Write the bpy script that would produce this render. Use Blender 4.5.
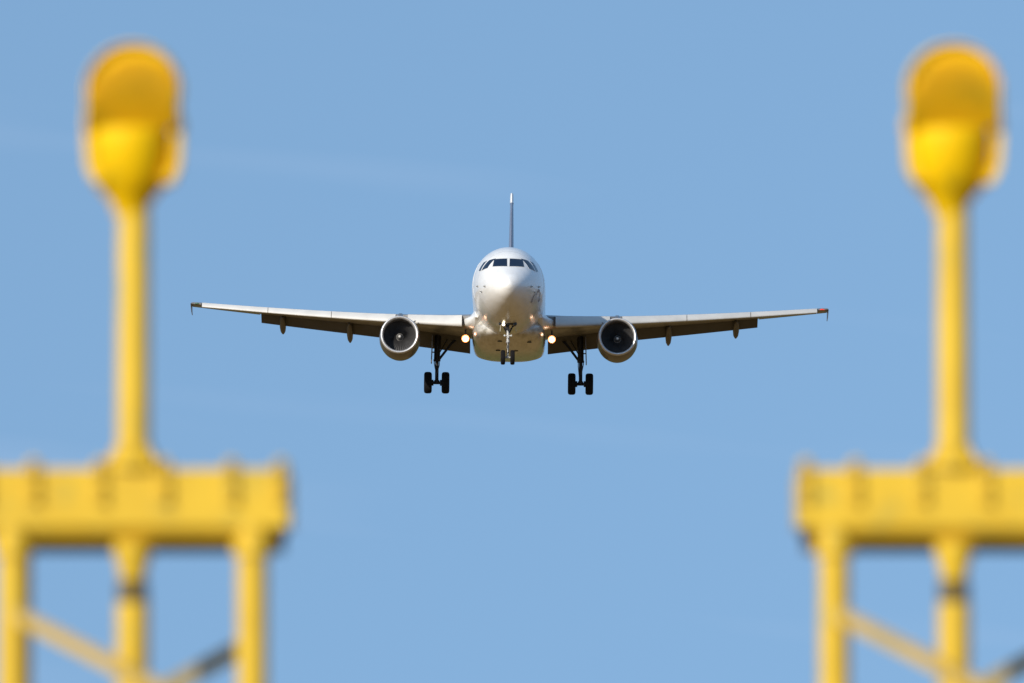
import bpy, bmesh, math, random
from mathutils import Vector, Matrix
from mathutils.bvhtree import BVHTree
R = math.radians
random.seed(7)
for o in list(bpy.data.objects):
    bpy.data.objects.remove(o, do_unlink=True)
SC = bpy.context.scene
COL = SC.collection

# ------------------------------------------------------------------ camera
CAM_H = 1.7
CAM_PITCH = 3.0
cd = bpy.data.cameras.new('camera')
cd.lens = 300.0; cd.sensor_width = 36.0; cd.sensor_fit = 'HORIZONTAL'
cd.clip_start = 0.5; cd.clip_end = 30000.0
cd.dof.use_dof = True; cd.dof.focus_distance = 440.0; cd.dof.aperture_fstop = 3.6
cam = bpy.data.objects.new('camera', cd); COL.objects.link(cam)
cam.location = (0, 0, CAM_H); cam.rotation_euler = (R(90 + CAM_PITCH), 0, 0)
SC.camera = cam
SC.render.resolution_x = 1024; SC.render.resolution_y = 683

# ------------------------------------------------------------------ world and sun
SUN_EL, SUN_AZ = 23.0, 36.0          # azimuth measured behind the camera towards its left
SKY_TINT = (0.97, 1.04, 1.0, 1)
w = bpy.data.worlds.new('World'); SC.world = w; w.use_nodes = True
nt = w.node_tree; nt.nodes.clear()
out = nt.nodes.new('ShaderNodeOutputWorld'); bg = nt.nodes.new('ShaderNodeBackground')
sky = nt.nodes.new('ShaderNodeTexSky'); sky.sky_type = 'NISHITA'; sky.sun_disc = False
sky.sun_elevation = R(SUN_EL); sky.altitude = 50; sky.air_density = 1.0; sky.dust_density = 0.3; sky.ozone_density = 2.0
to_sun = Vector((-math.cos(R(SUN_EL)) * math.sin(R(SUN_AZ)), -math.cos(R(SUN_EL)) * math.cos(R(SUN_AZ)), math.sin(R(SUN_EL))))
sky.sun_rotation = math.atan2(to_sun.x, to_sun.y)
tc = nt.nodes.new('ShaderNodeTexCoord')
mp = nt.nodes.new('ShaderNodeMapping'); mp.vector_type = 'POINT'
mp.inputs['Location'].default_value = (0, 0, 0.385); mp.inputs['Scale'].default_value = (1, 1, 0.35)
nt.links.new(tc.outputs['Generated'], mp.inputs['Vector'])
nt.links.new(mp.outputs['Vector'], sky.inputs['Vector'])
tint = nt.nodes.new('ShaderNodeMix'); tint.data_type = 'RGBA'; tint.blend_type = 'MULTIPLY'; tint.inputs[0].default_value = 1.0
tint.inputs[7].default_value = SKY_TINT
nt.links.new(sky.outputs[0], tint.inputs[6])
# faint high cirrus streaks, laid out by direction
mp1 = nt.nodes.new('ShaderNodeMapping'); mp1.inputs['Rotation'].default_value = (0, R(-6), 0)
mp2 = nt.nodes.new('ShaderNodeMapping')
mp2.inputs['Location'].default_value = (0, 0, -.55); mp2.inputs['Scale'].default_value = (7, 7, 75)
nz = nt.nodes.new('ShaderNodeTexNoise'); nz.inputs['Scale'].default_value = 1.0; nz.inputs['Detail'].default_value = 2.5
rp = nt.nodes.new('ShaderNodeValToRGB'); rp.color_ramp.elements[0].position = 0.56; rp.color_ramp.elements[1].position = 0.80
rp.color_ramp.elements[0].color = (0, 0, 0, 1); rp.color_ramp.elements[1].color = (0.075, 0.075, 0.075, 1)
nt.links.new(tc.outputs['Generated'], mp1.inputs['Vector']); nt.links.new(mp1.outputs['Vector'], mp2.inputs['Vector']); nt.links.new(mp2.outputs['Vector'], nz.inputs['Vector'])
nt.links.new(nz.outputs['Fac'], rp.inputs['Fac'])
mix = nt.nodes.new('ShaderNodeMix'); mix.data_type = 'RGBA'
mix.inputs[7].default_value = (5.2, 5.6, 6.6, 1)
nt.links.new(rp.outputs['Color'], mix.inputs[0]); nt.links.new(tint.outputs[2], mix.inputs[6])
nt.links.new(mix.outputs[2], bg.inputs['Color']); bg.inputs['Strength'].default_value = 0.13
nt.links.new(bg.outputs[0], out.inputs[0])
sd = bpy.data.lights.new('sun', 'SUN'); sd.energy = 3.6; sd.angle = R(0.5); sd.color = (1.0, 0.91, 0.78)
so = bpy.data.objects.new('sun', sd); COL.objects.link(so)
so.rotation_euler = (-to_sun).to_track_quat('-Z', 'Y').to_euler(); so.location = (-60, -60, 60)
SC.view_settings.view_transform = 'Standard'; SC.view_settings.look = 'None'
SC.view_settings.exposure = 0.42; SC.view_settings.gamma = 1.0; SC.view_settings.use_curve_mapping = False
SC.render.engine = 'CYCLES'
SC.cycles.max_bounces = 8

# ------------------------------------------------------------------ materials
def mat(name, col, rough=0.5, metal=0.0, coat=0.0, var=0.0, scale=3.0, col2=None, bump=0.0, thr=(0.35, 0.7), emit=None, estr=0.0, stretch=(1, 1, 1), spec=None):
    m = bpy.data.materials.new(name); m.use_nodes = True
    t = m.node_tree; b = t.nodes['Principled BSDF']
    b.inputs['Base Color'].default_value = (*col, 1); b.inputs['Roughness'].default_value = rough
    b.inputs['Metallic'].default_value = metal; b.inputs['Coat Weight'].default_value = coat; b.inputs['Coat Roughness'].default_value = .14
    if spec is not None: b.inputs['Specular IOR Level'].default_value = spec
    if emit:
        b.inputs['Emission Color'].default_value = (*emit, 1); b.inputs['Emission Strength'].default_value = estr
    if var > 0 or col2:
        c = t.nodes.new('ShaderNodeTexCoord'); mpn = t.nodes.new('ShaderNodeMapping'); mpn.inputs['Scale'].default_value = stretch
        n = t.nodes.new('ShaderNodeTexNoise'); n.inputs['Scale'].default_value = scale; n.inputs['Detail'].default_value = 6
        r = t.nodes.new('ShaderNodeValToRGB')
        r.color_ramp.elements[0].position = thr[0]; r.color_ramp.elements[1].position = thr[1]
        c2 = col2 or tuple(v * (1 - var) for v in col)
        r.color_ramp.elements[0].color = (*col, 1); r.color_ramp.elements[1].color = (*c2, 1)
        t.links.new(c.outputs['Object'], mpn.inputs['Vector']); t.links.new(mpn.outputs['Vector'], n.inputs['Vector'])
        t.links.new(n.outputs['Fac'], r.inputs['Fac']); t.links.new(r.outputs['Color'], b.inputs['Base Color'])
        if bump > 0:
            bp = t.nodes.new('ShaderNodeBump'); bp.inputs['Strength'].default_value = bump; bp.inputs['Distance'].default_value = 0.01
            t.links.new(n.outputs['Fac'], bp.inputs['Height']); t.links.new(bp.outputs['Normal'], b.inputs['Normal'])
    return m

def skin_mat(name, col, rough, coat, dirt, lines):
    """aircraft paint: streaky grime running aft and thin panel seams"""
    m = mat(name, col, rough, 0, coat)
    t = m.node_tree; b = t.nodes['Principled BSDF']
    c = t.nodes.new('ShaderNodeTexCoord'); mpn = t.nodes.new('ShaderNodeMapping'); mpn.inputs['Scale'].default_value = (2.2, 0.35, 2.2)
    n = t.nodes.new('ShaderNodeTexNoise'); n.inputs['Scale'].default_value = 1.6; n.inputs['Detail'].default_value = 7
    r = t.nodes.new('ShaderNodeValToRGB'); r.color_ramp.elements[0].position = .42; r.color_ramp.elements[1].position = .78
    r.color_ramp.elements[0].color = (*col, 1); r.color_ramp.elements[1].color = (*dirt, 1)
    t.links.new(c.outputs['Object'], mpn.inputs['Vector']); t.links.new(mpn.outputs['Vector'], n.inputs['Vector'])
    t.links.new(n.outputs['Fac'], r.inputs['Fac'])
    sp = t.nodes.new('ShaderNodeSeparateXYZ'); t.links.new(c.outputs['Object'], sp.inputs[0])
    pr = t.nodes.new('ShaderNodeMath'); pr.operation = 'PINGPONG'; pr.inputs[1].default_value = lines
    t.links.new(sp.outputs['Y'], pr.inputs[0])
    lt = t.nodes.new('ShaderNodeMath'); lt.operation = 'LESS_THAN'; lt.inputs[1].default_value = 0.012
    t.links.new(pr.outputs[0], lt.inputs[0])
    mx = t.nodes.new('ShaderNodeMix'); mx.data_type = 'RGBA'; mx.inputs[7].default_value = (*[v * .45 for v in col], 1)
    t.links.new(lt.outputs[0], mx.inputs[0]); t.links.new(r.outputs['Color'], mx.inputs[6]); t.links.new(mx.outputs[2], b.inputs['Base Color'])
    n2 = t.nodes.new('ShaderNodeTexNoise'); n2.inputs['Scale'].default_value = 0.9; n2.inputs['Detail'].default_value = 2
    t.links.new(c.outputs['Object'], n2.inputs['Vector'])
    bp = t.nodes.new('ShaderNodeBump'); bp.inputs['Strength'].default_value = .14; bp.inputs['Distance'].default_value = 0.06
    t.links.new(n2.outputs['Fac'], bp.inputs['Height']); t.links.new(bp.outputs['Normal'], b.inputs['Normal'])
    t.links.new(bp.outputs['Normal'], b.inputs['Coat Normal'])
    return m

M = dict(
    white=skin_mat('white_paint', (.80, .80, .79), .36, .6, (.73, .72, .70), 2.4),
    belly=skin_mat('belly_paint', (.60, .58, .54), .30, 1.0, (.20, .18, .13), 1.6),
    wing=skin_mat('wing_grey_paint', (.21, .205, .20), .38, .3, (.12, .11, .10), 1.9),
    slat=mat('slat_paint', (.58, .57, .545), .42, 0, .2, var=.12, scale=1.4),
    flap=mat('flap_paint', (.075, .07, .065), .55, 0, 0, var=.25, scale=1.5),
    track=mat('flap_track_paint', (.11, .10, .09), .45, 0, .2, var=.2, scale=2),
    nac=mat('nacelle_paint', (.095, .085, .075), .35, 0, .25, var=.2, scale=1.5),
    lip=mat('polished_metal', (.62, .62, .63), .42, .55, 0, var=.12, scale=3),
    liner=mat('intake_liner', (.22, .215, .21), .45, .2, 0, var=.15, scale=5),
    fan=mat('fan_titanium', (.10, .10, .105), .5, .4, 0, var=.2, scale=8),
    spin=mat('spinner_grey', (.10, .10, .10), .4, 0, 0),
    spiral=mat('spinner_white_mark', (.55, .54, .52), .4),
    core=mat('exhaust_metal', (.12, .11, .10), .4, .9, 0, var=.3),
    glass=mat('cockpit_glass', (.003, .009, .028), .05, 0, 0, spec=.5),
    seal=mat('window_frame_paint', (.62, .62, .60), .45),
    pane=mat('cabin_glass', (.02, .025, .03), .12),
    tyre=mat('tyre_rubber', (.012, .012, .013), .9, var=.3, scale=5, spec=.1),
    rim=mat('wheel_grey', (.28, .28, .28), .4, .5, var=.2),
    gear=mat('gear_steel', (.022, .022, .025), .5, .2, var=.3, scale=6, spec=.2),
    gwhite=mat('gear_white_paint', (.48, .48, .47), .35, 0, .3, var=.3, scale=6),
    fin=mat('fin_blue_grey_paint', (.16, .19, .27), .35, 0, .5, var=.1, scale=.6),
    red=mat('nav_red', (.7, .03, .02), .2, emit=(1, .08, .04), estr=.4),
    green=mat('nav_green', (.03, .10, .05), .2, emit=(.1, 1, .35), estr=.0),
    lamp=mat('landing_lamp_lens', (1, .9, .7), .2, emit=(1.0, .86, .62), estr=4.0),
    halo=mat('reflector_halo_glow', (.8, .25, .03), .5, 0, emit=(1.0, .36, .06), estr=.6),  # orange glow on the dish paints in the halo round the lens
    dark=mat('dark_fitting', (.03, .03, .035), .4, .3),
    mark=mat('mauve_livery_mark', (.56, .54, .58), .4, 0, .5, var=.3, scale=4),
)

def yellow_mat(name, a, b, c):
    m = mat(name, a, .45, 0, 0, spec=.3)
    t = m.node_tree; bs = t.nodes['Principled BSDF']
    co = t.nodes.new('ShaderNodeTexCoord')
    n = t.nodes.new('ShaderNodeTexNoise'); n.inputs['Scale'].default_value = 4; n.inputs['Detail'].default_value = 7
    r = t.nodes.new('ShaderNodeValToRGB'); r.color_ramp.elements[0].position = .4; r.color_ramp.elements[1].position = .75
    r.color_ramp.elements[0].color = (*a, 1); r.color_ramp.elements[1].color = (*b, 1)
    n2 = t.nodes.new('ShaderNodeTexNoise'); n2.inputs['Scale'].default_value = 11; n2.inputs['Detail'].default_value = 5
    r2 = t.nodes.new('ShaderNodeValToRGB'); r2.color_ramp.elements[0].position = .55; r2.color_ramp.elements[1].position = .70
    r2.color_ramp.elements[0].color = (0, 0, 0, 1); r2.color_ramp.elements[1].color = (.75, .75, .75, 1)
    mx = t.nodes.new('ShaderNodeMix'); mx.data_type = 'RGBA'; mx.inputs[7].default_value = (*c, 1)
    oi = t.nodes.new('ShaderNodeObjectInfo'); mu = t.nodes.new('ShaderNodeMath'); mu.operation = 'MULTIPLY'; mu.inputs[1].default_value = 37
    t.links.new(oi.outputs['Random'], mu.inputs[0])
    for nn in (n, n2):
        nn.noise_dimensions = '4D'; t.links.new(mu.outputs[0], nn.inputs['W'])
    for nn in (n, n2): t.links.new(co.outputs['Object'], nn.inputs['Vector'])
    t.links.new(n.outputs['Fac'], r.inputs['Fac']); t.links.new(n2.outputs['Fac'], r2.inputs['Fac'])
    t.links.new(r2.outputs['Color'], mx.inputs[0]); t.links.new(r.outputs['Color'], mx.inputs[6]); t.links.new(mx.outputs[2], bs.inputs['Base Color'])
    bp = t.nodes.new('ShaderNodeBump'); bp.inputs['Strength'].default_value = .2; bp.inputs['Distance'].default_value = 0.002
    t.links.new(n2.outputs['Fac'], bp.inputs['Height']); t.links.new(bp.outputs['Normal'], bs.inputs['Normal'])
    return m
M['yel'] = yellow_mat('yellow_mast_paint', (.66, .440, .032), (.56, .36, .026), (.42, .34, .06))
M['yelhead'] = yellow_mat('yellow_lamp_paint', (.84, .53, .001), (.76, .46, .001), (.45, .33, .01))
M['yelshade'] = yellow_mat('shaded_yellow_paint', (.36, .28, .10), (.26, .21, .09), (.15, .14, .09))  # yellow with shade mixed into the colour, for rear and side braces
M['under'] = mat('deck_painted_shade', (.07, .055, .035), .7, .2, var=.3, scale=8)  # near-black colour paints in the shade beneath the platform
M['collar'] = mat('collar_shade_yellow', (.13, .09, .02), .6, var=.3, scale=8)  # collar colour darkened to put shade on the centre column
M['yelmid'] = yellow_mat('dull_yellow_paint', (.56, .40, .10), (.48, .35, .10), (.32, .27, .10))  # duller, tanner yellow for the front braces
M['lens'] = mat('clear_lens', (.5, .52, .52), .1, 0, .3)
M['conc'] = mat('foundation_concrete', (.33, .32, .29), .85, var=.3, scale=4, bump=.3)
M['steel'] = mat('galvanised_steel', (.35, .35, .34), .45, .6, var=.25, scale=9)

# ------------------------------------------------------------------ mesh helpers
def obj(name, bm, m, parent=None, smooth=True, angle=35):
    me = bpy.data.meshes.new(name)
    bmesh.ops.recalc_face_normals(bm, faces=bm.faces)
    bm.to_mesh(me); bm.free()
    if smooth:
        for p in me.polygons: p.use_smooth = True
        me.set_sharp_from_angle(angle=R(angle))
    for mm in (m if isinstance(m, (list, tuple)) else [m]): me.materials.append(mm)
    o = bpy.data.objects.new(name, me); COL.objects.link(o)
    if parent: o.parent = parent
    return o

def loft(rings, cap0=True, cap1=True, closed=True, bm=None):
    bm = bm or bmesh.new()
    vs = [[bm.verts.new(p) for p in r] for r in rings]
    n = len(rings[0])
    for a, b in zip(vs[:-1], vs[1:]):
        for i in range(n if closed else n - 1):
            j = (i + 1) % n
            try: bm.faces.new((a[i], a[j], b[j], b[i]))
            except ValueError: pass
    if cap0: bm.faces.new(vs[0])
    if cap1: bm.faces.new(vs[-1])
    return bm

def box(bm, c, s, rot=None, bevel=0.0):
    r = bmesh.ops.create_cube(bm, size=1.0)
    vs = r['verts']
    mt = Matrix.Translation(c) @ (rot.to_4x4() if rot else Matrix.Identity(4)) @ Matrix.Diagonal((*s, 1))
    bmesh.ops.transform(bm, matrix=mt, verts=vs)
    if bevel > 0:
        es = list({e for v in vs for e in v.link_edges})
        bmesh.ops.bevel(bm, geom=es, offset=bevel, segments=2, affect='EDGES')

def frame_for(d):
    d = Vector(d).normalized()
    u = d.cross(Vector((0, 0, 1)))
    if u.length < 1e-3: u = d.cross(Vector((1, 0, 0)))
    u.normalize(); return d, u, d.cross(u).normalized()

def tube(bm, pts, rad, n=14, cap=True):
    pts = [Vector(p) for p in pts]
    rads = rad if isinstance(rad, (list, tuple)) else [rad] * len(pts)
    rings = []
    d0, u, v = frame_for(pts[1] - pts[0])
    for i, p in enumerate(pts):
        d = (pts[min(i + 1, len(pts) - 1)] - pts[max(i - 1, 0)])
        if d.length > 1e-6:
            d.normalize(); u = (u - d * u.dot(d)).normalized(); v = d.cross(u)
        rings.append([p + (u * math.cos(2 * math.pi * k / n) + v * math.sin(2 * math.pi * k / n)) * rads[i] for k in range(n)])
    loft(rings, cap, cap, True, bm); return bm

def lathe(bm, prof, origin, axis, n=48, cap0=False, cap1=False):
    """prof: (distance along axis, radius)"""
    d, u, v = frame_for(axis); o = Vector(origin)
    rings = [[o + d * a + (u * math.cos(2 * math.pi * k / n) + v * math.sin(2 * math.pi * k / n)) * max(r, 1e-4) for k in range(n)] for a, r in prof]
    loft(rings, cap0, cap1, True, bm); return bm

def beam(bm, p, q, wdt, hgt, bevel=0.0):
    p, q = Vector(p), Vector(q); d = q - p
    rot = d.to_track_quat('Y', 'Z').to_matrix()
    box(bm, (p + q) / 2, (wdt, d.length, hgt), rot, bevel)

def prism(bm, pts, off):
    off = Vector(off); a = [bm.verts.new(Vector(p)) for p in pts]; b = [bm.verts.new(Vector(p) + off) for p in pts]
    bm.faces.new(a); bm.faces.new(list(reversed(b)))
    for i in range(len(a)):
        j = (i + 1) % len(a); bm.faces.new((a[i], b[i], b[j], a[j]))

def empty(name, loc):
    o = bpy.data.objects.new(name, None); COL.objects.link(o); o.location = loc; o.empty_display_size = .3
    return o

# ------------------------------------------------------------------ ground
def ground():
    bm = bmesh.new()
    N = 60
    def f(t): return math.copysign(abs(t) ** 2.2, t)
    rows = [[bm.verts.new((9000 * f(i / N * 2 - 1), 9000 * f(j / N * 2 - 1), 0)) for i in range(N + 1)] for j in range(N + 1)]
    for j in range(N):
        for i in range(N):
            bm.faces.new((rows[j][i], rows[j][i + 1], rows[j + 1][i + 1], rows[j + 1][i]))
    m = bpy.data.materials.new('dry_field'); m.use_nodes = True
    t = m.node_tree; b = t.nodes['Principled BSDF']; b.inputs['Roughness'].default_value = .95; b.inputs['Specular IOR Level'].default_value = .1
    co = t.nodes.new('ShaderNodeTexCoord')
    # broad fields: bands of straw, bare soil and green crop
    mp = t.nodes.new('ShaderNodeMapping'); mp.inputs['Rotation'].default_value = (0, 0, R(8)); mp.inputs['Scale'].default_value = (.0009, .0028, 1)
    v = t.nodes.new('ShaderNodeTexVoronoi'); v.inputs['Scale'].default_value = 1
    t.links.new(co.outputs['Object'], mp.inputs[0]); t.links.new(mp.outputs[0], v.inputs['Vector'])
    r = t.nodes.new('ShaderNodeValToRGB'); r.color_ramp.interpolation = 'CONSTANT'
    els = r.color_ramp.elements
    els[0].position = 0; els[0].color = (.30, .18, .06, 1); els[1].position = .30; els[1].color = (.24, .145, .048, 1)
    for p, c in ((.55, (.30, .19, .070, 1)), (.79, (.12, .12, .030, 1)), (.9, (.15, .09, .035, 1))):
        e = els.new(p); e.color = c
    sp = t.nodes.new('ShaderNodeSeparateColor'); t.links.new(v.outputs['Color'], sp.inputs[0]); t.links.new(sp.outputs[0], r.inputs[0])
    n = t.nodes.new('ShaderNodeTexNoise'); n.inputs['Scale'].default_value = 1.7; n.inputs['Detail'].default_value = 9
    t.links.new(co.outputs['Object'], n.inputs['Vector'])
    r2 = t.nodes.new('ShaderNodeValToRGB'); r2.color_ramp.elements[0].color = (.62, .62, .62, 1); r2.color_ramp.elements[1].color = (1.25, 1.22, 1.15, 1)
    t.links.new(n.outputs['Fac'], r2.inputs[0])
    mx = t.nodes.new('ShaderNodeMix'); mx.data_type = 'RGBA'; mx.blend_type = 'MULTIPLY'; mx.inputs[0].default_value = 1
    t.links.new(r.outputs[0], mx.inputs[6]); t.links.new(r2.outputs[0], mx.inputs[7]); t.links.new(mx.outputs[2], b.inputs['Base Color'])
    bp = t.nodes.new('ShaderNodeBump'); bp.inputs['Strength'].default_value = .6; bp.inputs['Distance'].default_value = .05
    t.links.new(n.outputs['Fac'], bp.inputs['Height']); t.links.new(bp.outputs[0], b.inputs['Normal'])
    o = obj('ground', bm, m, smooth=False); o['kind'] = 'structure'
ground()

# ------------------------------------------------------------------ approach light towers
def tower(x, y, label, yaw=0):
    root = empty('approach_light_tower', (x, y, 0))
    root['label'] = label; root['category'] = 'light tower'; root['group'] = 'yellow approach light towers'
    HL = .375                      # half spacing of the front legs
    ZB, ZT = 2.475, 2.700          # platform beam bottom / top
    RY = .66                       # rear leg offset
    # foundation
    bm = bmesh.new(); box(bm, (0, .28, .04), (1.25, 1.2, .16), bevel=.015); obj('foundation', bm, M['conc'], root, angle=30)
    # platform: folded front beam, side beams running back, deck plate
    bm = bmesh.new()
    X = .487; DY = .74
    prism(bm, [(-X, -.012, ZT), (-X, .05, ZT), (-X, .05, ZT - .012), (-X, 0, ZT - .012), (-X, 0, ZB + .05), (-X, -.012, ZB + .045)], (2 * X, 0, 0))
    prism(bm, [(-X + .04, -.0115, ZB + .046), (-X + .04, 0, ZB + .051), (-X + .04, .045, ZB + .014), (-X + .04, .09, ZB + .012), (-X + .04, .09, ZB), (-X + .04, .035, ZB)], (2 * X - .08, 0, 0))
    obj('front_beam', bm, M['yel'], root, angle=25)
    for s in (-1, 1):
        bm = bmesh.new()
        prism(bm, [(s * (X - .002), .052, ZT - .004), (s * (X - .002), DY - .01, ZT - .004), (s * (X - .002), DY - .01, ZB + .05), (s * (X - .002), .002, ZB + .06), (s * (X - .002), .002, ZT - .014), (s * (X - .002), .052, ZT - .014)], (-s * .012, 0, 0))
        obj('side_beam', bm, M['yel'], root)
    bm = bmesh.new()
    for k in range(11):
        box(bm, (0, .12 + k * .054, ZB + .042), (2 * X - .04, .030, .02))
    box(bm, (0, .415, ZB + .012), (2 * X - .09, .64, .016))
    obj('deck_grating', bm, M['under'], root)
    bm = bmesh.new(); box(bm, (0, DY + .002, (ZT + ZB) / 2 - .02), (2 * X - .06, .012, .22)); obj('rear_beam', bm, M['under'], root)  # rear beam darkened and dropped to deepen the painted underside shade
    # end plates with corner bumps, clamps with bolts along the beam
    for cx in (-.465, -.31, -.10, .10, .31, .465):
        bm = bmesh.new()
        box(bm, (cx, -.018, ZT - .070), (.034, .010, .08), bevel=.002)
        tube(bm, [(cx - .012, -.024, ZT - .105), (cx - .012, -.024, ZT + .022)], .006, 8)
        tube(bm, [(cx + .012, -.024, ZT - .105), (cx + .012, -.024, ZT + .022)], .006, 8)
        tube(bm, [(cx, -.034, ZT - .05), (cx, -.048, ZT - .05)], .010, 6); tube(bm, [(cx, -.034, ZT - .098), (cx, -.048, ZT - .098)], .010, 6)
        tube(bm, [(cx - .012, -.03, ZT + .022), (cx + .012, -.03, ZT + .022)], .010, 8)
        box(bm, (cx, 0.02, ZT + .012), (.05, .07, .014), bevel=.002)
        obj('clamp', bm, M['yel'], root)
    # legs
    for s in (-1, 1):
        bm = bmesh.new()
        tube(bm, [(s * HL, .03, .12), (s * HL, .03, ZB + .05)], .048, 24)
        lathe(bm, [(0, .048), (0, .062), (.05, .062), (.05, .048)], (s * HL, .03, ZB - .045), (0, 0, 1), 24)
        box(bm, (s * HL, .03, .135), (.2, .2, .018), bevel=.003)
        obj('leg', bm, M['yel'], root)
    for s in (-1, 1):
        bm = bmesh.new(); tube(bm, [(s * HL, RY - .24, .12), (s * HL, RY - .24, ZB + .003)], .036, 24); box(bm, (s * HL, RY - .24, .135), (.2, .2, .018), bevel=.003)
        obj('leg', bm, M['yel'], root)
    CY = .03
    bm = bmesh.new()
    tube(bm, [(0, CY, .12), (0, CY, ZB - .192)], .051, 24)
    tube(bm, [(0, CY, ZB - .19), (0, CY, ZB - .13)], .034, 20)
    tube(bm, [(0, CY, ZB - .126), (0, CY, ZB - .122), (0, CY, ZB - .09), (0, CY, ZB - .05), (0, CY, ZB - .001)], [.034, .041, .044, .058, .060], 24)
    box(bm, (0, CY, .135), (.2, .2, .018), bevel=.003)
    obj('centre_column', bm, M['yel'], root)
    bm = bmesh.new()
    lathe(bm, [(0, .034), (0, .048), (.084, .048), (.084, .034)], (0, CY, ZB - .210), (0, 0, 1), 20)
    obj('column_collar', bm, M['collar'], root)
    # lattice bracing: front face and the two rear faces
    def brace(p, q, m, wdt=.05):
        bm = bmesh.new(); p, q = Vector(p), Vector(q)
        d = (q - p).normalized(); n = d.cross(Vector((0, 0, 1))).normalized(); up = n.cross(d)
        for (a, b_) in ((wdt, .006), (.006, wdt * .7)):
            c = (p + q) / 2 + (n * (wdt * .35) if a == .006 else Vector())
            rot = Matrix((n, d, up)).transposed()
            if a == wdt: box(bm, c, (.006, (q - p).length, wdt), rot)
            else: box(bm, c + up * (wdt / 2 - .003), (wdt * .7, (q - p).length, .006), rot)
        obj('brace', bm, m, root, smooth=False)
    z = ZB - .225
    sgn = 1
    while z > .7:
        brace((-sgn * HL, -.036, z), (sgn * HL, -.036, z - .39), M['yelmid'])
        brace((sgn * (HL - .03), RY - .28, z - .095), (-sgn * (HL - .03), RY - .28, z - .47), M['yelshade'], .055)
        for q in (-1, 1): brace((q * HL, .06, z - .03), (q * HL, RY - .27, z - .23), M['yelshade'], .04)
        z -= .46; sgn = -sgn
    # mast
    MY = .05
    bm = bmesh.new()
    tube(bm, [(0, MY, ZB + .06), (0, MY, ZT + .05), (0, MY, 3.56)], [.053, .052, .049], 32)
    lathe(bm, [(0, .054), (0, .098), (.014, .098), (.014, .072), (.03, .066), (.045, .055)], (0, MY, ZT + .002), (0, 0, 1), 32)
    for k in range(6):
        a = k * math.pi / 3 + .3; d = Vector((math.cos(a), math.sin(a), 0)); n = Vector((-d.y, d.x, 0)) * .003
        o_ = Vector((0, MY, ZT + .014))
        prism(bm, [o_ + d * .05 - n, o_ + d * .095 - n, o_ + d * .056 + Vector((0, 0, .06)) - n, o_ + d * .05 + Vector((0, 0, .06)) - n], n * 2)
    obj('mast', bm, M['yel'], root)
    # lamp: body aims away from the camera, ribbed back towards it
    LZ = 3.902
    head = None
    ax = Vector((0, 1, .09)).normalized(); C0 = Vector((0, MY - .02, LZ - .01))
    bm = bmesh.new()
    lathe(bm, [(-.105, .0), (-.105, .130), (-.095, .140), (-.085, .147), (-.02, .147), (.07, .147), (.105, .148), (.118, .148), (.118, .13)], C0, ax, 48)
    head = obj('lamp_housing', bm, M['yelhead'], root)
    bm = bmesh.new(); lathe(bm, [(.10, .0), (.118, .0), (.112, .07), (.100, .13)], C0, ax, 40); obj('lens', bm, M['lens'], head)
    # flat back plate behind the ribs
    bm = bmesh.new(); prism(bm, [C0 + Vector((1, 0, 0)) * px + Vector((0, -ax.z, ax.y)) * pz - ax * .108 for px, pz in [(.138, -.12)] + [(.138 * math.cos(R(q)), .138 * math.sin(R(q))) for q in range(0, 181, 10)] + [(-.138, -.12)]], ax * .02); obj('back_plate', bm, M['yelhead'], head, smooth=False)
    # cooling ribs across the upper back of the housing
    d, u, v = ax, Vector((1, 0, 0)), Vector((0, -ax.z, ax.y))
    bm = bmesh.new()
    n = 12
    for k in range(n):
        xx = -.132 + .264 * k / (n - 1)
        h = math.sqrt(max(.1375 ** 2 - xx ** 2, 0))
        zb = -.118
        p0 = C0 + d * -.104 + u * xx
        prof = []
        for i in range(7):
            f_ = i / 6; zz = zb + (h - zb) * f_
            prof.append(p0 + v * zz - d * (.040 * math.sin(math.pi * min(1, .18 + f_ * .82)) ** .6))
        pts = [p0 + v * zb] + prof + [p0 + v * h]
        prism(bm, [p - u * .0042 for p in pts], u * .0084)
    obj('cooling_ribs', bm, M['yelhead'], head, smooth=False)
    # rim around the ribbed back, leaning over it like a small hood
    bm = bmesh.new()
    rings = []
    path = [((1, 0), z_) for z_ in (-.125, -.09, -.05, -.02)] + [((math.cos(R(a)), math.sin(R(a))), 0) for a in range(0, 181, 6)] + [((-1, 0), z_) for z_ in (-.02, -.05, -.09, -.125)]
    for (cx, sz), off in path:
        rr = [(.136, -.06), (.149, -.06), (.148, -.128), (.143, -.134)]
        rings.append([C0 + u * (cx * q) + v * (sz * q + off) + d * t_ for q, t_ in rr])
    loft(rings, True, True, True, bm); obj('rear_rim', bm, M['yelhead'], head)
    # lower body: deep rounded cup that narrows into the mast
    bm = bmesh.new()
    cz = 3.50
    rings = []
    for zz, rx, ry, yo in ((3.500, .051, .051, 0), (3.530, .058, .060, 0), (3.555, .078, .080, -.005), (3.59, .108, .110, -.012), (3.635, .126, .126, -.02),
                           (3.69, .130, .138, -.028), (3.73, .132, .143, -.033), (3.755, .132, .143, -.034), (3.767, .124, .130, -.034)):
        rings.append([(-.010 + rx * math.cos(2 * math.pi * k / 36), MY + yo + ry * math.sin(2 * math.pi * k / 36), zz) for k in range(36)])
    loft(rings, True, True, True, bm); obj('lamp_base', bm, M['yelhead'], root)
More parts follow.
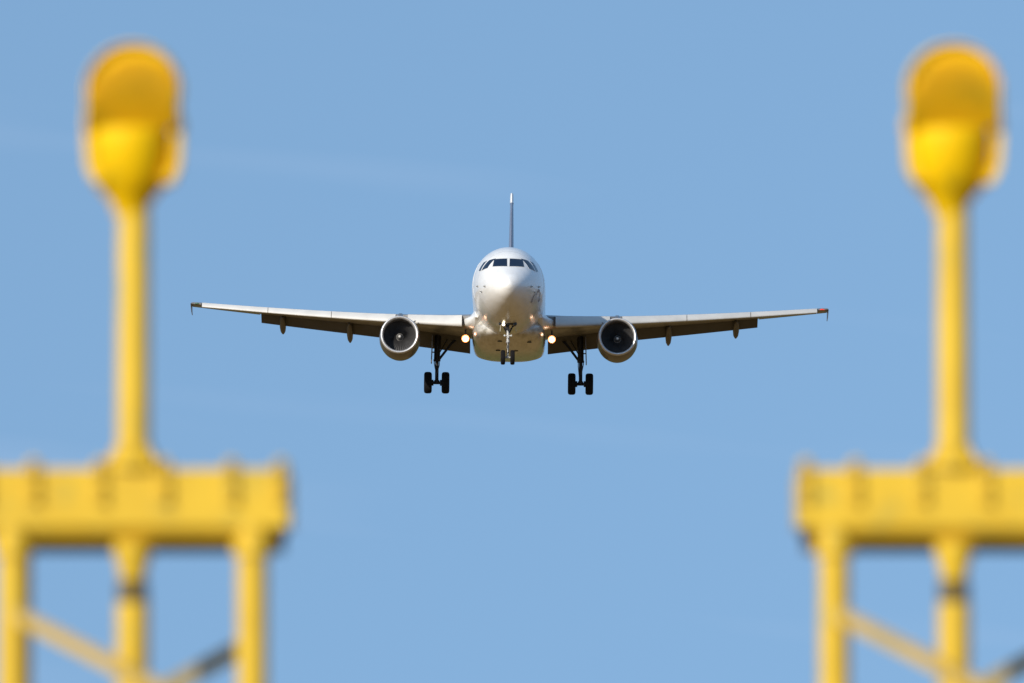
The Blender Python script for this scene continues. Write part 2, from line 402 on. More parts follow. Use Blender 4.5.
    # side yoke arm with its knob
    for s in (1, -1):
        bm = bmesh.new()
        w0 = .010
        pts = [(s * .098, 3.590), (s * .125, 3.60), (s * .146, 3.645), (s * .152, 3.72), (s * .151, 3.80), (s * .144, 3.84), (s * .130, 3.84), (s * .126, 3.72), (s * .122, 3.67), (s * .106, 3.625), (s * .090, 3.61)]
        prism(bm, [(px, MY - .11, pz) for px, pz in pts], (0, .13, 0))
        tube(bm, [(s * .125, MY - .01, 3.78), (s * .157, MY - .01, 3.78)], .022, 16)
        obj('yoke_arm', bm, M['yelhead'], root)
    # cable running down the back of the mast
    bm = bmesh.new(); tube(bm, [(.0, MY + .15, 3.62), (.0, MY + .12, 3.5), (.0, MY + .07, 3.4), (.0, MY + .066, ZT + .1)], .009, 8)
    obj('cable', bm, M['dark'], root)
    root.rotation_euler = (0, 0, R(yaw))
    return root

TD = 26.7
tower(-1.188, TD, 'yellow steel approach light tower at left, platform cut off by the left photo edge')
tower(1.384, TD, 'yellow steel approach light tower at right, platform cut off by the right photo edge', -.6)

# ------------------------------------------------------------------ airliner
# model space: x to the photo's right, y = station aft of the nose tip, z up from the fuselage axis
BASE = Vector((0, 17.7, -4.45))
air = empty('passenger_jet', (0, 0, 0))
air['label'] = 'white twin-engine passenger jet flying head-on with wheels down and landing lights lit'
air['category'] = 'airplane'
air.rotation_mode = 'XYZ'
ROT = Matrix.Rotation(R(-.22), 3, 'Z') @ Matrix.Rotation(R(.56), 3, 'Y') @ Matrix.Rotation(R(-2.55), 3, 'X')
DIST = 450.0
PX, PY = 509.3, 308.3
el = R(CAM_PITCH) + math.atan((341.5 - PY) / 8533.3)
ref = Vector(((PX - 512) / 8533.3 * DIST, DIST, CAM_H + DIST * math.tan(el)))       # where (0,17,0) goes
air.rotation_euler = ROT.to_euler()
air.location = ref - ROT @ (Vector((0, 17, 0)) - BASE)

def part(name, bm, m, parent=None, **k):
    """part built in model space; shifted so its origin is the root (or its parent's origin)"""
    bmesh.ops.translate(bm, vec=-BASE, verts=bm.verts)
    return obj(name, bm, m, parent or air, **k)

def interp(tab, s):
    if s <= tab[0][0]: return tab[0][1:]
    for a, b in zip(tab[:-1], tab[1:]):
        if s <= b[0]:
            t = (s - a[0]) / (b[0] - a[0]); return tuple(p + (q - p) * t for p, q in zip(a[1:], b[1:]))
    return tab[-1][1:]

W = 1.90
#      s     ztop   zbot   halfw  zmid
FUS = [(0.00, -.50, -.50, .00, -.50), (0.03, -.37, -.63, .13, -.50), (0.10, -.265, -.74, .25, -.50), (0.25, -.12, -.90, .41, -.49), (0.5, .06, -1.07, .61, -.47),
       (0.8, .225, -1.21, .79, -.44), (1.2, .43, -1.37, .98, -.39), (1.6, .625, -1.49, 1.13, -.34), (2.0, .86, -1.59, 1.26, -.29), (2.45, 1.13, -1.69, 1.39, -.23),
       (2.9, 1.38, -1.77, 1.50, -.17), (3.4, 1.59, -1.85, 1.60, -.11), (4.0, 1.77, -1.92, 1.70, -.06), (4.8, 1.92, -1.98, 1.80, -.02), (5.6, 2.01, -2.03, 1.86, 0),
       (6.5, 2.06, -2.06, 1.89, 0), (7.2, 2.07, -2.07, W, 0), (11, 2.07, -2.07, W, 0), (16, 2.07, -2.07, W, 0), (21, 2.07, -2.07, W, 0), (24, 2.07, -2.05, W, 0),
       (26, 2.07, -1.80, 1.86, .08), (28, 2.06, -1.35, 1.74, .22), (30, 2.02, -.85, 1.52, .42), (32, 1.92, -.35, 1.22, .66), (34, 1.74, .12, .88, .86), (36, 1.50, .55, .52, 1.0), (37.4, 1.28, .80, .24, 1.05)]
# smooth (catmull) interpolation of the section table
def fus(s):
    n = len(FUS)
    if s <= 0: return FUS[0][1:]
    for i in range(n - 1):
        if FUS[i][0] <= s <= FUS[i + 1][0]: break
    p1, p2 = FUS[i], FUS[i + 1]
    p0 = FUS[max(i - 1, 0)]; p3 = FUS[min(i + 2, n - 1)]
    h = p2[0] - p1[0]; t = (s - p1[0]) / h; res = []
    for k in range(1, 5):
        def sl(a, b): return (b[k] - a[k]) / (b[0] - a[0]) if b[0] > a[0] else 0
        m0, m1, mm = sl(p0, p1), sl(p2, p3), sl(p1, p2)
        a = 0.5 * (m0 + mm) if i > 0 else mm * 1.3
        b = 0.5 * (mm + m1)
        if i > 0 and m0 * mm <= 0: a = 0
        if mm * m1 <= 0: b = 0
        res.append((2*t**3-3*t*t+1)*p1[k] + (t**3-2*t*t+t)*h*a + (-2*t**3+3*t*t)*p2[k] + (t**3-t*t)*h*b)
    return tuple(res)
def fring(s, n=96, off=0):
    zt, zb, w_, zc = fus(s); r = []
    for k in range(n):
        a = 2 * math.pi * k / n; c, sn = math.cos(a), math.sin(a)
        r.append(((w_ + off) * c, s, zc + ((zt - zc) if sn > 0 else (zc - zb)) * sn + off * sn))
    return r
st = [.002, .01, .03, .06, .10, .16, .25, .36, .5, .65, .8, 1.0, 1.2, 1.4] + [1.6 + .15 * i for i in range(19)] + [4.6, 5, 5.5, 6, 6.5, 7.2, 9, 11, 14, 17, 20, 22, 24, 25, 26, 27, 28, 29, 30, 31, 32, 33, 34, 35, 36, 37, 37.4]
bm = loft([fring(s) for s in st])
bmt = bmesh.new(); loft([fring(s) for s in st], bm=bmt); bmesh.ops.triangulate(bmt, faces=bmt.faces)
bmesh.ops.recalc_face_normals(bmt, faces=bmt.faces)
BV = BVHTree.FromBMesh(bmt)
fuselage = part('fuselage', bm, M['white'], angle=60)

def shoot(o, d):
    for j in range(4):
        loc, nrm, i, dist = BV.ray_cast(Vector(o) + Vector((.0007, .0011, .0013)) * j, Vector(d).normalized())
        if loc: return loc, nrm
    print('MISS', tuple(o), tuple(d))
    loc, nrm, i, dist = BV.find_nearest(Vector(o) + Vector(d) * 5)
    return loc, nrm
def patch(corners, mode, off=.008, n=8, thick=.012):
    """a quad laid on the fuselage skin; corners in (x,z) seen from the front or (s,z) seen from a side"""
    bm = bmesh.new(); g = []; gi = []
    c = [Vector((p[0], p[1])) for p in corners]     # bottom-left, bottom-right, top-right, top-left
    for j in range(n + 1):
        row = []; rowi = []
        for i in range(n + 1):
            u, v = i / n, j / n
            q = (c[0] * (1 - u) + c[1] * u) * (1 - v) + (c[3] * (1 - u) + c[2] * u) * v
            if mode == 'front': l, nn = shoot((q.x, -5, q.y), (0, 1, 0))
            elif mode == 'bottom': l, nn = shoot((q.x, q.y, -9), (0, 0, 1))
            else: l, nn = shoot((mode * 6, q.x, q.y), (-mode, 0, 0))
            if nn.dot(l - Vector((0, l.y, 0))) < 0: nn = -nn
            row.append(bm.verts.new(l + nn * off)); rowi.append(bm.verts.new(l - nn * thick))
        g.append(row); gi.append(rowi)
    for j in range(n):
        for i in range(n):
            bm.faces.new((g[j][i], g[j][i+1], g[j+1][i+1], g[j+1][i])); bm.faces.new((gi[j][i], gi[j+1][i], gi[j+1][i+1], gi[j][i+1]))
    for i in range(n):
        bm.faces.new((g[0][i], gi[0][i], gi[0][i+1], g[0][i+1])); bm.faces.new((g[n][i], g[n][i+1], gi[n][i+1], gi[n][i]))
        bm.faces.new((g[i][0], g[i+1][0], gi[i+1][0], gi[i][0])); bm.faces.new((g[i][n], gi[i][n], gi[i+1][n], g[i+1][n]))
    return bm
def patch_obj(name, corners, mode, m, parent=fuselage, **k): return part(name, patch(corners, mode, **k), m, parent)

for s in (-1, 1):
    fr = [(.06, .585), (.80, .62), (.72, 1.06), (.07, 1.065)]
    big = [(.015, .545), (.855, .575), (.765, 1.105), (.02, 1.115)]
    fr = [(s * a, b) for a, b in fr]; big = [(s * a, b) for a, b in big]
    patch_obj('windshield_frame', big, 'front', M['seal'], off=.004)
    patch_obj('windshield', fr, 'front', M['glass'], off=.012, n=10)
    q1 = [(2.34, .58), (2.95, .50), (2.98, 1.04), (2.66, 1.10)]
    q2 = [(3.13, .49), (3.58, .56), (3.52, .98), (3.17, 1.03)]
    for q in (q1, q2):
        cx = sum(p[0] for p in q) / 4; cz = sum(p[1] for p in q) / 4
        qb = [(cx + (p[0] - cx) * 1.09, cz + (p[1] - cz) * 1.12) for p in q]
        patch_obj('window_frame', qb, s, M['seal'], off=.004); patch_obj('cockpit_window', q, s, M['glass'], off=.012)
    # forward door outline, as a thin raised frame with handle
    door = patch_obj('door', [(5.05, -.72), (5.87, -.72), (5.87, 1.13), (5.05, 1.13)], s, M['seal'], off=.004, n=14)
    patch_obj('door_panel', [(5.08, -.69), (5.84, -.69), (5.84, 1.10), (5.08, 1.10)], s, M['white'], door, off=.010, n=14)
    # air data probes and static plates
    for (ss, zz, L) in ((1.75, -.42, .16), (2.5, -.62, .14), (3.2, -.28, .12)):
        l, nn = shoot((s * 6, ss, zz), (-s, 0, 0)); nn = Vector((s, -.2, 0)).normalized()
        bm = bmesh.new(); tube(bm, [l - nn * .02, l + nn * .08, l + nn * .10 + Vector((0, -L, 0))], [.03, .022, .014], 8)
        lathe(bm, [(-.01, .0), (-.01, .07), (.008, .07), (.012, 0)], l, nn, 16)
        part('air_data_probe', bm, M['steel'], fuselage)
    # cabin windows
    w0 = None
    for k in range(36):
        ss = 6.9 + k * .533
        if w0 is None:
            w0 = patch_obj('cabin_window', [(6.9 - .11, .42), (6.9 + .11, .42), (6.9 + .11, .75), (6.9 - .11, .75)], s, M['pane'], off=.006, n=3)
        else:
            c = w0.copy(); COL.objects.link(c); c.parent = fuselage; c.location = (0, ss - 6.9, 0)
            if ss > 24: c.location.x = 0
# mauve curled marks low on the photo's right cheek, faint title lines along both sides
def ribbon(pts, wd, side, m, name):
    bm = bmesh.new(); prev = None
    P = [Vector(p) for p in pts]
    for i, p in enumerate(P):
        t = (P[min(i+1, len(P)-1)] - P[max(i-1, 0)]).normalized(); n = Vector((-t.y, t.x)) * wd * math.sin(math.pi * (i + .6) / (len(P) + .2)) 
        cur = []
        for q in (p + n, p - n):
            l, nn = shoot((side * 6, q.x, q.y), (-side, 0, 0)); cur.append(bm.verts.new(l + Vector((side, -.2, 0)).normalized() * .009))
        if prev: bm.faces.new((prev[0], prev[1], cur[1], cur[0]))
        prev = cur
    bmesh.ops.solidify(bm, geom=bm.faces[:], thickness=.004)
    return part(name, bm, m, fuselage)
for (a0, c, r0) in ((0, (3.3, -.75), .55), (1.6, (2.9, -.95), .40), (2.4, (4.4, -.7), .4)):
    ribbon([(c[0] + r0 * (1 - .06 * i) * math.cos(a0 + i * .32), c[1] + .75 * r0 * (1 - .06 * i) * math.sin(a0 + i * .32)) for i in range(12)], .085, 1, M['mark'], 'livery_mark')

# belly fairing (boxy lower section) -----------------------------------------------------
def srings(tab, ex, n=64):
    rings = []
    for s, w_, zt, zb, e in tab:
        zc = (zt + zb) / 2; h = (zt - zb) / 2; r = []
        for k in range(n):
            a = 2 * math.pi * k / n; c, sn = math.cos(a), math.sin(a)
            r.append((w_ * math.copysign(abs(c) ** (2 / e), c), s, zc + h * math.copysign(abs(sn) ** (2 / e), sn)))
        rings.append(r)
    return rings
tab = [(9.9, .25, -1.75, -2.04, 2.2), (10.3, .95, -1.45, -2.09, 2.3), (10.8, 1.45, -1.2, -2.15, 2.5), (11.4, 1.72, -.95, -2.23, 2.7), (12.2, 1.86, -.75, -2.32, 3.0), (13.2, 1.91, -.65, -2.40, 3.3), (15, 1.93, -.6, -2.48, 3.7),
       (18, 1.93, -.6, -2.52, 3.9), (20.2, 1.90, -.7, -2.50, 3.7), (21.6, 1.72, -.8, -2.42, 3.2), (22.8, 1.3, -1.1, -2.26, 2.6), (23.8, .6, -1.5, -2.12, 2.2), (24.3, .15, -1.85, -2.06, 2.0)]
belly = part('belly_fairing', loft(srings(tab, 3)), M['belly'], angle=60)
for (x0, x1, s0, s1) in ((-.62, -.28, 11.6, 11.9), (.95, 1.22, 12.0, 12.25), (-.72, -.4, 14.5, 14.8), (.25, .5, 14.6, 14.9), (.1, .5, 12.9, 13.1)):
    bm = bmesh.new(); z0 = -2.27 if s0 < 13 else -2.475
    lathe(bm, [(0, 0), (0, .13), (.03, .12), (.035, .0)], ((x0 + x1) / 2, (s0 + s1) / 2, z0 + .01), (0, 0, -1), 18)
    part('air_inlet', bm, M['dark'], belly)
bm = bmesh.new(); tube(bm, [(0, 9.3, -2.05), (0, 9.4, -2.28)], [.03, .015], 8); part('blade_antenna', bm, M['gwhite'])

# wing ---------------------------------------------------------------------------------
def le(y): return 11.95 + (y - 1.9) * .515 - (0.25 * max(0, 3.2 - y))
def te(y): return 18.75 if y < 6.4 else 18.75 + (y - 6.4) * (21.55 - 18.75) / (16.95 - 6.4)
def zw(y): return ZR + DZ * (y - 2.0) + FX * ((y - 2.0) / 14.75) ** 2
ZR, DZ, FX = -1.17, .078, .38
def inc(y): return R(3.2 - 3.0 * (y - 2) / 14.7)
def tc_(y): return .128 - .022 * min(1, (y - 2) / 6)
def naca(x, t): return 5 * t * (.2969 * math.sqrt(max(x, 0)) - .126 * x - .3516 * x * x + .2843 * x ** 3 - .1036 * x ** 4)
def camb(x): return .018 * (1 - (2 * x - 1) ** 2) + .012 * max(0, (x - .6)) * (1 - x) * 8
def wpt(y, x, up, s=1, dx=0, dz=0, thick=1.0):
    """point on the wing at span y, chord fraction x; up = +1 upper / -1 lower"""
    c = te(y) - le(y); th = naca(x, tc_(y)) * thick
    zz = (camb(x) + up * th) * c + dz * c; xx = (x + dx) * c
    a = inc(y); return (s * y, le(y) + xx * math.cos(a) + zz * math.sin(a), zw(y) - xx * math.sin(a) + zz * math.cos(a))
def wsec(y, x0, x1, s, n=14, **k):
    up = [x0 + (x1 - x0) * (1 - math.cos(math.pi * i / (2 * n))) for i in range(n + 1)] if x0 < .03 else [x0 + (x1 - x0) * i / n for i in range(n + 1)]
    r = [wpt(y, x, 1, s, **k) for x in reversed(up)] + [wpt(y, x, -1, s, **k) for x in (up[1:] if x0 < .001 else up)]
    return r
def rot_sec(pts, piv, ang):
    """rotate a section in the y-z plane about piv; positive = trailing edge down"""
    o_ = []
    c, sn = math.cos(ang), math.sin(ang)
    for p in pts:
        dy, dz = p[1] - piv[1], p[2] - piv[2]
        o_.append((p[0], piv[1] + dy * c + dz * sn, piv[2] - dy * sn + dz * c))
    return o_
def slat(y0, y1, s, cf, name='slat'):
    rings = []
    for i in range(7):
        y = y0 + (y1 - y0) * i / 6; c = te(y) - le(y); f = cf(y) / c
        pts = []
        xs = [f * (1 - math.cos(math.pi * k / 20)) for k in range(11)]
        for x in reversed(xs): pts.append(wpt(y, x, 1, s))
        for x in xs[1:6]: pts.append(wpt(y, x, -1, s))
        # hollow back face
        a = Vector(wpt(y, xs[5], -1, s)); b = Vector(wpt(y, xs[-1], 1, s))
        for t in (.3, .6, .85):
            q = a.lerp(b, t); q.y -= cf(y) * .16 * math.sin(t * math.pi); pts.append(tuple(q))
        piv = wpt(y, f * .5, 1, s)
        pts = rot_sec(pts, piv, -R(24))
        cc = cf(y); pts = [(p[0], p[1] - .50 * cc, p[2] - .26 * cc) for p in pts]
        rings.append(pts)
    return part(name, loft(rings), M['slat'], angle=40)
def flap(y0, y1, s, defl, cfr, name='flap', m='flap'):
    rings = []
    for i in range(5):
        y = y0 + (y1 - y0) * i / 4; c = te(y) - le(y); fc = cfr(y)
        anchor = Vector(wpt(y, .765, -1, s)) + Vector((0, 0, .05)); 
        prof = []
        for x in [0.5 * (1 - math.cos(math.pi * k / 12)) for k in range(13)][::-1]: prof.append((x, naca(x, .14) + .03 * math.sin(math.pi * x)))
        for x in [0.5 * (1 - math.cos(math.pi * k / 12)) for k in range(13)][1:-1]: prof.append((x, -naca(x, .14) * .6 + .03 * math.sin(math.pi * x)))
        a = inc(y) + R(defl); c_, s_ = math.cos(a), math.sin(a)
        pts = []
        for x, z in prof:
            X, Z = x * fc, z * fc
            pts.append((s * y, anchor.y + .02 + X * c_ + Z * s_, anchor.z - .03 - X * s_ + Z * c_))
        rings.append(pts)
    return part(name, loft(rings), M[m], angle=40)
def wing(s):
    ys = [1.2, 2.0, 3, 4, 5.2, 6.4, 7.5, 9, 10.5, 12, 13.25]
    rings = [wsec(y, .045, .82, s) for y in ys]
    bm = loft(rings)
    ys2 = [13.27, 14.2, 15.2, 16.35]
    loft([wsec(y, .045, 1.0, s) for y in ys2], bm=bm)
    ys3 = [16.37, 16.6, 16.9]
    loft([wsec(y, 0.0, 1.0, s, thick=(1 if y < 16.7 else .8)) for y in ys3], bm=bm)
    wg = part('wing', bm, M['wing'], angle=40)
    for (a, b) in ((2.45, 5.3), (5.95, 9.35), (9.38, 12.75), (12.78, 16.33)):
        o = slat(a, b, s, lambda y: max(.34, .60 - .020 * (y - 2)))
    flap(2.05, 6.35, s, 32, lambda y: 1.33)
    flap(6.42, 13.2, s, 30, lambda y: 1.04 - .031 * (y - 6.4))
    # flap track fairings: canoe, rear half drooped
    for y, L in ((6.6, 2.7), (8.45, 2.5), (12.05, 2.2)):
        z0 = zw(y); c = te(y) - le(y); x0 = wpt(y, .60, -1, s)
        bm = bmesh.new(); rings = []
        for t, rr in ((0, .03), (.08, .10), (.2, .15), (.45, .185), (.65, .185), (.82, .155), (.94, .08), (1, .01)):
            d = t * L; dz = -.08 - .10 * min(t, .4) - max(0, t - .35) * L * .44
            cy, cz = x0[1] + d * .93, x0[2] + dz
            rings.append([(s * y + rr * .92 * math.cos(2*math.pi*k/20), cy, cz + (rr * 1.35) * math.sin(2*math.pi*k/20)) for k in range(20)])
        loft(rings, bm=bm); part('flap_track_fairing', bm, M['track'])
    # wing tip fence: swept arrow plate above and below the tip
    y = 16.92; a = Vector(wpt(y, 0, 1, s)); b = Vector(wpt(y, 1, 1, s))
    bm = bmesh.new()
    prism(bm, [a + Vector((0, -.05, -.02)), a + Vector((0, .9, .12)), b + Vector((0, .45, .2)), b + Vector((0, .12, 0)), b + Vector((0, .30, -.42)), a + Vector((0, 1.0, -.33)),], (s * .035, 0, 0))
    part('wingtip_fence', bm, M['wing'], smooth=False)
    bm = bmesh.new(); p = Vector(wpt(16.6, .0, 1, s)); tube(bm, [p + Vector((-s * .12, -.05, -.01)), p + Vector((s * .0, -.03, .01)), p + Vector((s * .12, .05, .0))], [.02, .032, .02], 12)
    part('navigation_light', bm, M['red' if s > 0 else 'green'], wg)
    # root fillet between fuselage and wing
    rings = []
    for (ss, yo, zo, hh) in ((10.7, 1.74, -1.05, .10), (11.1, 1.86, -1.10, .30), (11.5, 2.04, -1.15, .48), (11.9, 2.24, -1.18, .58), (12.4, 2.36, -1.20, .60), (13.4, 2.38, -1.12, .60), (15, 2.34, -1.10, .60), (17.5, 2.28, -1.2, .5), (19, 2.1, -1.3, .35), (20, 1.8, -1.35, .1)):
        A = Vector((1.76 + .02 * hh, zo + hh)); B = Vector((min(yo, 1.97), zo + .30 * hh)); Cc = Vector((yo, zo + .20 * hh)); D = Vector((yo - .02, zo - .35 * hh)); E = Vector((1.75, zo - .75 * hh))
        P = [A.lerp(B, t).lerp(B.lerp(Cc, t), t) for t in [i / 8 for i in range(9)]]
        P += [Cc.lerp(Vector((yo + .03, zo)), t).lerp(Vector((yo + .03, zo)).lerp(D, t), t) for t in (.25, .5, .75, 1)]
        P += [D.lerp(E, t) for t in (.33, .66, 1)] + [Vector((1.2, zo - .7 * hh)), Vector((1.2, zo + .8 * hh))]
        rings.append([(s * p.x, ss, p.y) for p in P])
    part('wing_root_fairing', loft(rings), M['white'], angle=60)
    # landing lamp hanging under the wing root
    L0 = Vector((s * 2.26, 13.0, -2.02)); L0 = L0 + Vector((0, 0, 0))
    bm = bmesh.new(); tube(bm, [L0 + Vector((0, .20, .5)), L0 + Vector((0, .20, .1))], .045, 10)
    lathe(bm, [(-.055, .207), (.15, .197), (.22, .15), (.27, .05), (.28, 0)], L0, (0, 1, .05), 24); lamp = part('landing_light', bm, M['dark'])
    bm = bmesh.new(); lathe(bm, [(.15, .135), (.06, .165), (-.06, .190), (-.06, .205), (.14, .195)], L0, (0, 1, .05), 24); part('halo_reflector', bm, M['halo'], lamp)
    bm = bmesh.new(); lathe(bm, [(.13, .14), (.11, .10), (.10, 0)], L0, (0, 1, .05), 24); part('lamp_lens', bm, M['lamp'], lamp)
for s in (-1, 1): wing(s)

# engines ------------------------------------------------------------------------------
def engine(s):
    EX, EZ, S0 = 5.68, -2.02, 11.0
    o_ = (s * EX, S0, EZ); ax = (0, 1, -.075)
    bm = bmesh.new(); lathe(bm, [(.16, 1.0), (.5, 1.045), (1.0, 1.07), (1.6, 1.07), (2.2, 1.02), (2.8, .93), (3.3, .83), (3.3, .80), (2.6, .86)], o_, ax, 64)
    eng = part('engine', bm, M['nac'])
    bm = bmesh.new(); lathe(bm, [(.16, 1.001), (.06, .985), (.01, .955), (0, .93), (.01, .90), (.06, .865), (.14, .842)], o_, ax, 64)
    part('intake_lip', bm, M['lip'], eng)
    bm = bmesh.new(); lathe(bm, [(.14, .842), (.4, .845), (.8, .865), (1.35, .87)], o_, ax, 64); part('intake_liner', bm, M['liner'], eng)
    # fan
    bm = bmesh.new(); d, u, v = frame_for(ax); O = Vector(o_)
    for k in range(36):
        a = 2 * math.pi * k / 36
        rr = []
        for r_, tw, ch in ((.20, 18, .20), (.42, 34, .22), (.64, 50, .24), (.862, 62, .26)):
            e = u * math.cos(a) + v * math.sin(a); t = v * math.cos(a) - u * math.sin(a)
            cdir = d * math.cos(R(tw)) + t * math.sin(R(tw)); nn = e.cross(cdir).normalized() * .006
            c = O + d * .92 + e * r_
            rr.append([c - cdir * ch / 2, c + nn + t * 0, c + cdir * ch / 2, c - nn])
        loft(rr, bm=bm)
    part('fan_blades', bm, M['fan'], eng, smooth=False)
    bm = bmesh.new(); lathe(bm, [(1.22, .86), (1.22, .0)], o_, ax, 48); part('fan_case', bm, M['fan'], eng)
    bm = bmesh.new(); lathe(bm, [(.62, 0), (.64, .03), (.74, .10), (.88, .165), (.98, .205), (1.10, .23)], o_, ax, 32); sp_ = part('spinner', bm, M['spin'], eng)
    bm = bmesh.new(); lathe(bm, [(.608, 0), (.617, .035), (.65, .066)], o_, ax, 20); lathe(bm, [(.876, .170), (.95, .200), (1.04, .226)], o_, ax, 32)
    part('spinner_mark', bm, M['spiral'], eng)
    bm = bmesh.new(); lathe(bm, [(2.4, .70), (3.2, .62), (4.0, .48), (4.5, .40), (4.5, .36), (4.2, .30), (4.9, .12), (5.1, .0)], o_, ax, 40); part('exhaust_nozzle', bm, M['core'], eng)
    # strake and pylon
    bm = bmesh.new()
    rings = []
    for ss, zt, zb, hw in ((12.1, -.90, -1.05, .03), (12.7, -.78, -1.2, .12), (13.6, -.66, -1.5, .17), (14.6, -.85, -1.6, .18), (16.0, -1.0, -1.75, .17), (17.2, -1.05, -1.45, .10), (18.2, -1.08, -1.2, .02)):
        rings.append([(s * EX + hw * a, ss, zb + (zt - zb) * b) for a, b in ((-1, .1), (-1, .8), (-.5, 1), (.5, 1), (1, .8), (1, .1), (.5, 0), (-.5, 0))])
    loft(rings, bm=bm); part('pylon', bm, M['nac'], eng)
    bm = bmesh.new(); q = Vector((s * (EX - .70), 12.2, EZ + .78)); n = Vector((-s * .7, 0, .7)); prism(bm, [q, q + Vector((0, .9, 0)), q + Vector((0, .9, 0)) + n * .2, q + Vector((0, .5, 0)) + n * .14], Vector((s * .02, 0, .02)))
    part('strake', bm, M['nac'], eng, smooth=False)
for s in (-1, 1): engine(s)

# tail ---------------------------------------------------------------------------------
def surf(rings_def, m, name, thk=.10, ver=False, s=1):
    rings = []
    for p, lead, chord, zz in rings_def:
        r = []
        xs = [.5 * (1 - math.cos(math.pi * k / 12)) for k in range(13)]
        for x, up in [(x, 1) for x in reversed(xs)] + [(x, -1) for x in xs[1:-1]]:
            t = up * naca(x, thk) * chord
            r.append((t, lead + x * chord, zz) if ver else (s * p, lead + x * chord, zz + t))
        rings.append(r)
    return part(name, loft(rings), m, angle=40)
surf([(0, 28.6, 5.9, 1.8), (0, 29.9, 4.9, 3.2), (0, 31.3, 3.8, 4.9), (0, 33.15, 2.45, 7.45)], M['fin'], 'tail_fin', .075, True)
surf([(0, 33.16, 2.44, 7.46), (0, 33.4, 2.25, 7.85), (0, 33.6, 2.0, 8.03)], M['white'], 'fin_tip', .085, True)
for s in (-1, 1):
    surf([(.6, 31.2, 3.9, .35), (3.2, 32.7, 2.7, .52), (6.1, 34.4, 1.45, .72)], M['wing'], 'tailplane', .10, False, s)

# landing gear ---------------------------------------------------------------------------
def wheel(c, r, w_, parent, name='wheel'):
    bm = bmesh.new()
    h = w_ / 2
    lathe(bm, [(-h * .72, r * .50), (-h * .95, r * .62), (-h, r * .80), (-h * .86, r * .93), (-h * .55, r * .985), (-h * .2, r), (-h*.16, r*.985), (-h*.1, r), (h*.1, r), (h*.16, r*.985), (h * .2, r), (h * .55, r * .985), (h * .86, r * .93), (h, r * .80), (h * .95, r * .62), (h * .72, r * .50)], c, (1, 0, 0), 40)
    wo = part(name, bm, M['tyre'], parent)
    bm = bmesh.new(); lathe(bm, [(-h * .72, r * .51), (-h * .55, r * .42), (-h * .5, r * .2), (-h * .8, r * .16), (-h * .8, 0)], c, (1, 0, 0), 28)
    lathe(bm, [(h * .72, r * .51), (h * .55, r * .42), (h * .5, r * .2), (h * .8, r * .16), (h * .8, 0)], c, (1, 0, 0), 28)
    part('rim', bm, M['rim'], wo)
def main_gear(s):
    X, S = 3.80, 17.7; ZA = -3.92
    bm = bmesh.new()
    tube(bm, [(s * (X - .05), S - .1, -1.2), (s * X, S, -2.75)], [.17, .155], 18)
    tube(bm, [(s * X, S, -2.70), (s * X, S, ZA - .05)], .095, 16)
    lathe(bm, [(0, .15), (0, .19), (.10, .19), (.10, .15)], (s * X, S, -2.78), (0, 0, 1), 18)
    lathe(bm, [(0, .095), (0, .14), (.16, .14), (.16, .095)], (s * X, S, ZA - .02), (0, 0, 1), 18)
    tube(bm, [(s * X - .42, S, ZA), (s * X + .42, S, ZA)], .085, 14)
    for q in (-.22, .22):  lathe(bm, [(-.05, .085), (-.05, .16), (.05, .16), (.05, .085)], (s * X + q, S, ZA), (1, 0, 0), 18)
    # torque links
    for sg in (-1, 1):
        beam(bm, (s * X + sg * .06, S + .12, -2.85), (s * X + sg * .02, S + .42, -3.30), .05, .07); beam(bm, (s * X + sg * .02, S + .42, -3.30), (s * X + sg * .07, S + .1, ZA + .06), .05, .07)
    g = part('main_landing_gear', bm, M['gear'])
    for q in (-.465, .465): wheel((s * X + q, S, ZA), .575, .41, g)
    bm = bmesh.new(); beam(bm, (s * (X - .08), S, -2.72), (s * 3.05, S - .1, -1.85), .10, .12, .01); beam(bm, (s * 3.05, S - .1, -1.85), (s * 2.65, S - .1, -1.45), .13, .13, .01)
    tube(bm, [(s * (X - .12), S, -2.35), (s * 3.25, S - .05, -1.6)], .03, 8)
    part('side_stay', bm, M['gear'], g)
    bm = bmesh.new(); tube(bm, [(s * X - s * .13, S - .15, -1.8), (s * X - s * .13, S - .15, -3.0), (s * X - .06, S - .12, -3.7)], .022, 8)
    tube(bm, [(s * X + s * .12, S - .15, -1.8), (s * X + s * .14, S - .15, -2.9), (s * X + s * .05, S - .12, -3.35)], .026, 8)
    part('brake_hose', bm, M['dark'], g)
    bm = bmesh.new(); box(bm, (s * (X + .27), S + .1, -2.15), (.055, 1.0, 1.45), Matrix.Rotation(R(s * -2), 3, 'Y'), bevel=.02); box(bm, (s * (X + .16), S, -2.3), (.2, .08, .06))
    part('gear_door', bm, M['wing'], g)
for s in (-1, 1): main_gear(s)

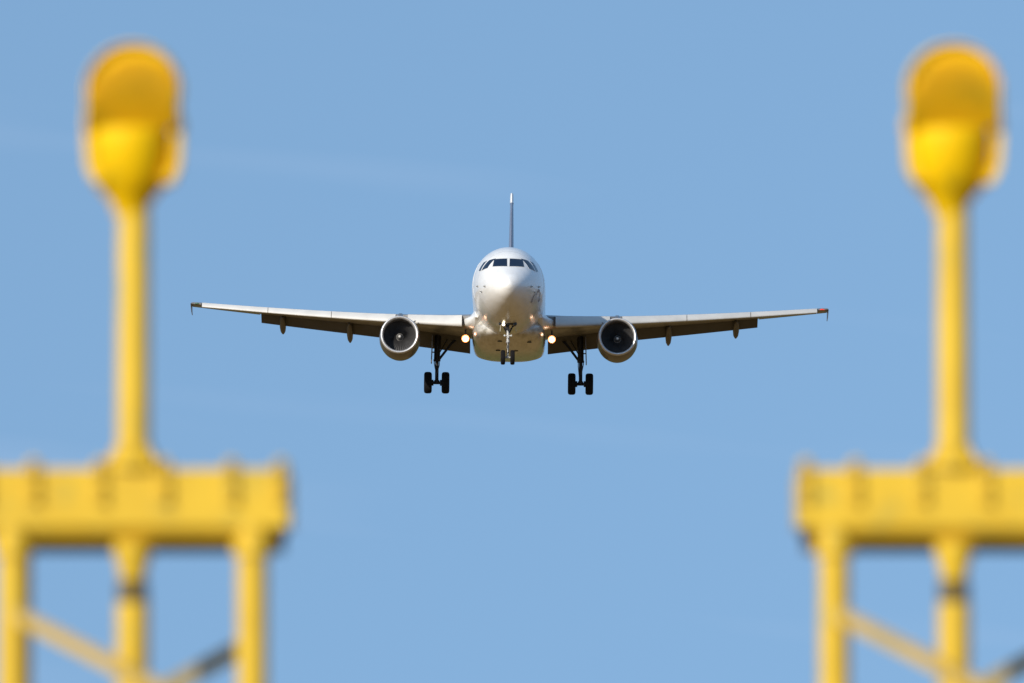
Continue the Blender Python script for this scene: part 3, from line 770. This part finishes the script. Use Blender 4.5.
def nose_gear():
    S, ZA = 5.1, -3.74
    bm = bmesh.new()
    tube(bm, [(0, S + .35, -1.8), (0, S + .05, -2.95)], [.075, .068], 16); tube(bm, [(0, S + .06, -2.9), (0, S, ZA - .02)], .055, 14)
    lathe(bm, [(0, .065), (0, .095), (.09, .095), (.09, .065)], (0, S + .07, -2.98), (0, 0, 1), 16)
    tube(bm, [(-.27, S, ZA), (.27, S, ZA)], .05, 12)
    lathe(bm, [(0, .055), (0, .09), (.12, .09), (.12, .055)], (0, S, ZA - .05), (0, 0, 1), 14)
    tube(bm, [(-.20, S - .02, -2.62), (.20, S - .02, -2.62)], .035, 12)        # steering cylinder
    box(bm, (0, S - .06, -2.70), (.12, .14, .12), bevel=.02)
    g = part('nose_landing_gear', bm, M['gwhite'])
    for q in (-.245, .245): wheel((q, S, ZA), .38, .23, g)
    bm = bmesh.new()
    for sg in (-1, 1):
        beam(bm, (sg * .05, S - .08, -2.95), (sg * .02, S - .30, -3.22), .03, .05); beam(bm, (sg * .02, S - .30, -3.22), (sg * .05, S - .07, -3.52), .03, .05)
        tube(bm, [(sg * .07, S + .2, -2.45), (sg * .30, S + 1.1, -1.9)], .035, 8)
    part('torque_link', bm, M['gear'], g)
    for sg in (-1, 1):
        bm = bmesh.new(); prism(bm, [(sg * .33, S + .1, -1.85), (sg * .33, S + 1.5, -1.9), (sg * .40, S + 1.45, -2.35), (sg * .40, S + .2, -2.38)], (sg * .025, 0, 0))
        part('gear_door', bm, M['belly'], g, smooth=False)
    # lamp cluster on the leg: taxi lamp lit on the photo's left, unlit pair on the right
    bm = bmesh.new()
    tube(bm, [(-.40, S - .05, -2.02), (.42, S - .05, -2.02)], .035, 8); part('lamp_bar', bm, M['gear'], g)
    bm = bmesh.new(); box(bm, (-.04, S - .06, -2.16), (.16, .12, .30), bevel=.02); beam(bm, (.05, S - .06, -2.35), (.34, S - .06, -2.08), .03, .05); beam(bm, (-.06, S - .06, -2.35), (-.24, S - .06, -2.12), .03, .05); part('lamp_bracket', bm, M['gear'], g)
    for (xx, zz, rr, lit) in ((-.235, -2.05, .075, 1), (.36, -2.02, .10, 0), (-.41, -2.02, .075, 0), (.03, -2.03, .08, 0)):
        bm = bmesh.new(); lathe(bm, [(-.02, rr), (.06, rr * .85), (.12, rr * .3), (.125, 0)], (xx, S - .12, zz), (0, 1, .02), 20); l = part('taxi_light', bm, M['dark'], g)
        bm = bmesh.new(); lathe(bm, [(-.022, rr), (-.035, rr * .9), (-.045, 0)], (xx, S - .12, zz), (0, 1, .02), 20); part('lamp_lens', bm, M['lamp'] if lit else M['pane'], l)
    for xx in (-.17, .17):
        bm = bmesh.new(); lathe(bm, [(-.0, .05), (-.02, .045), (-.03, 0)], (xx, S - .10, -2.62), (0, 1, .02), 14); part('turnoff_light', bm, M['lens'], g)
nose_gear()
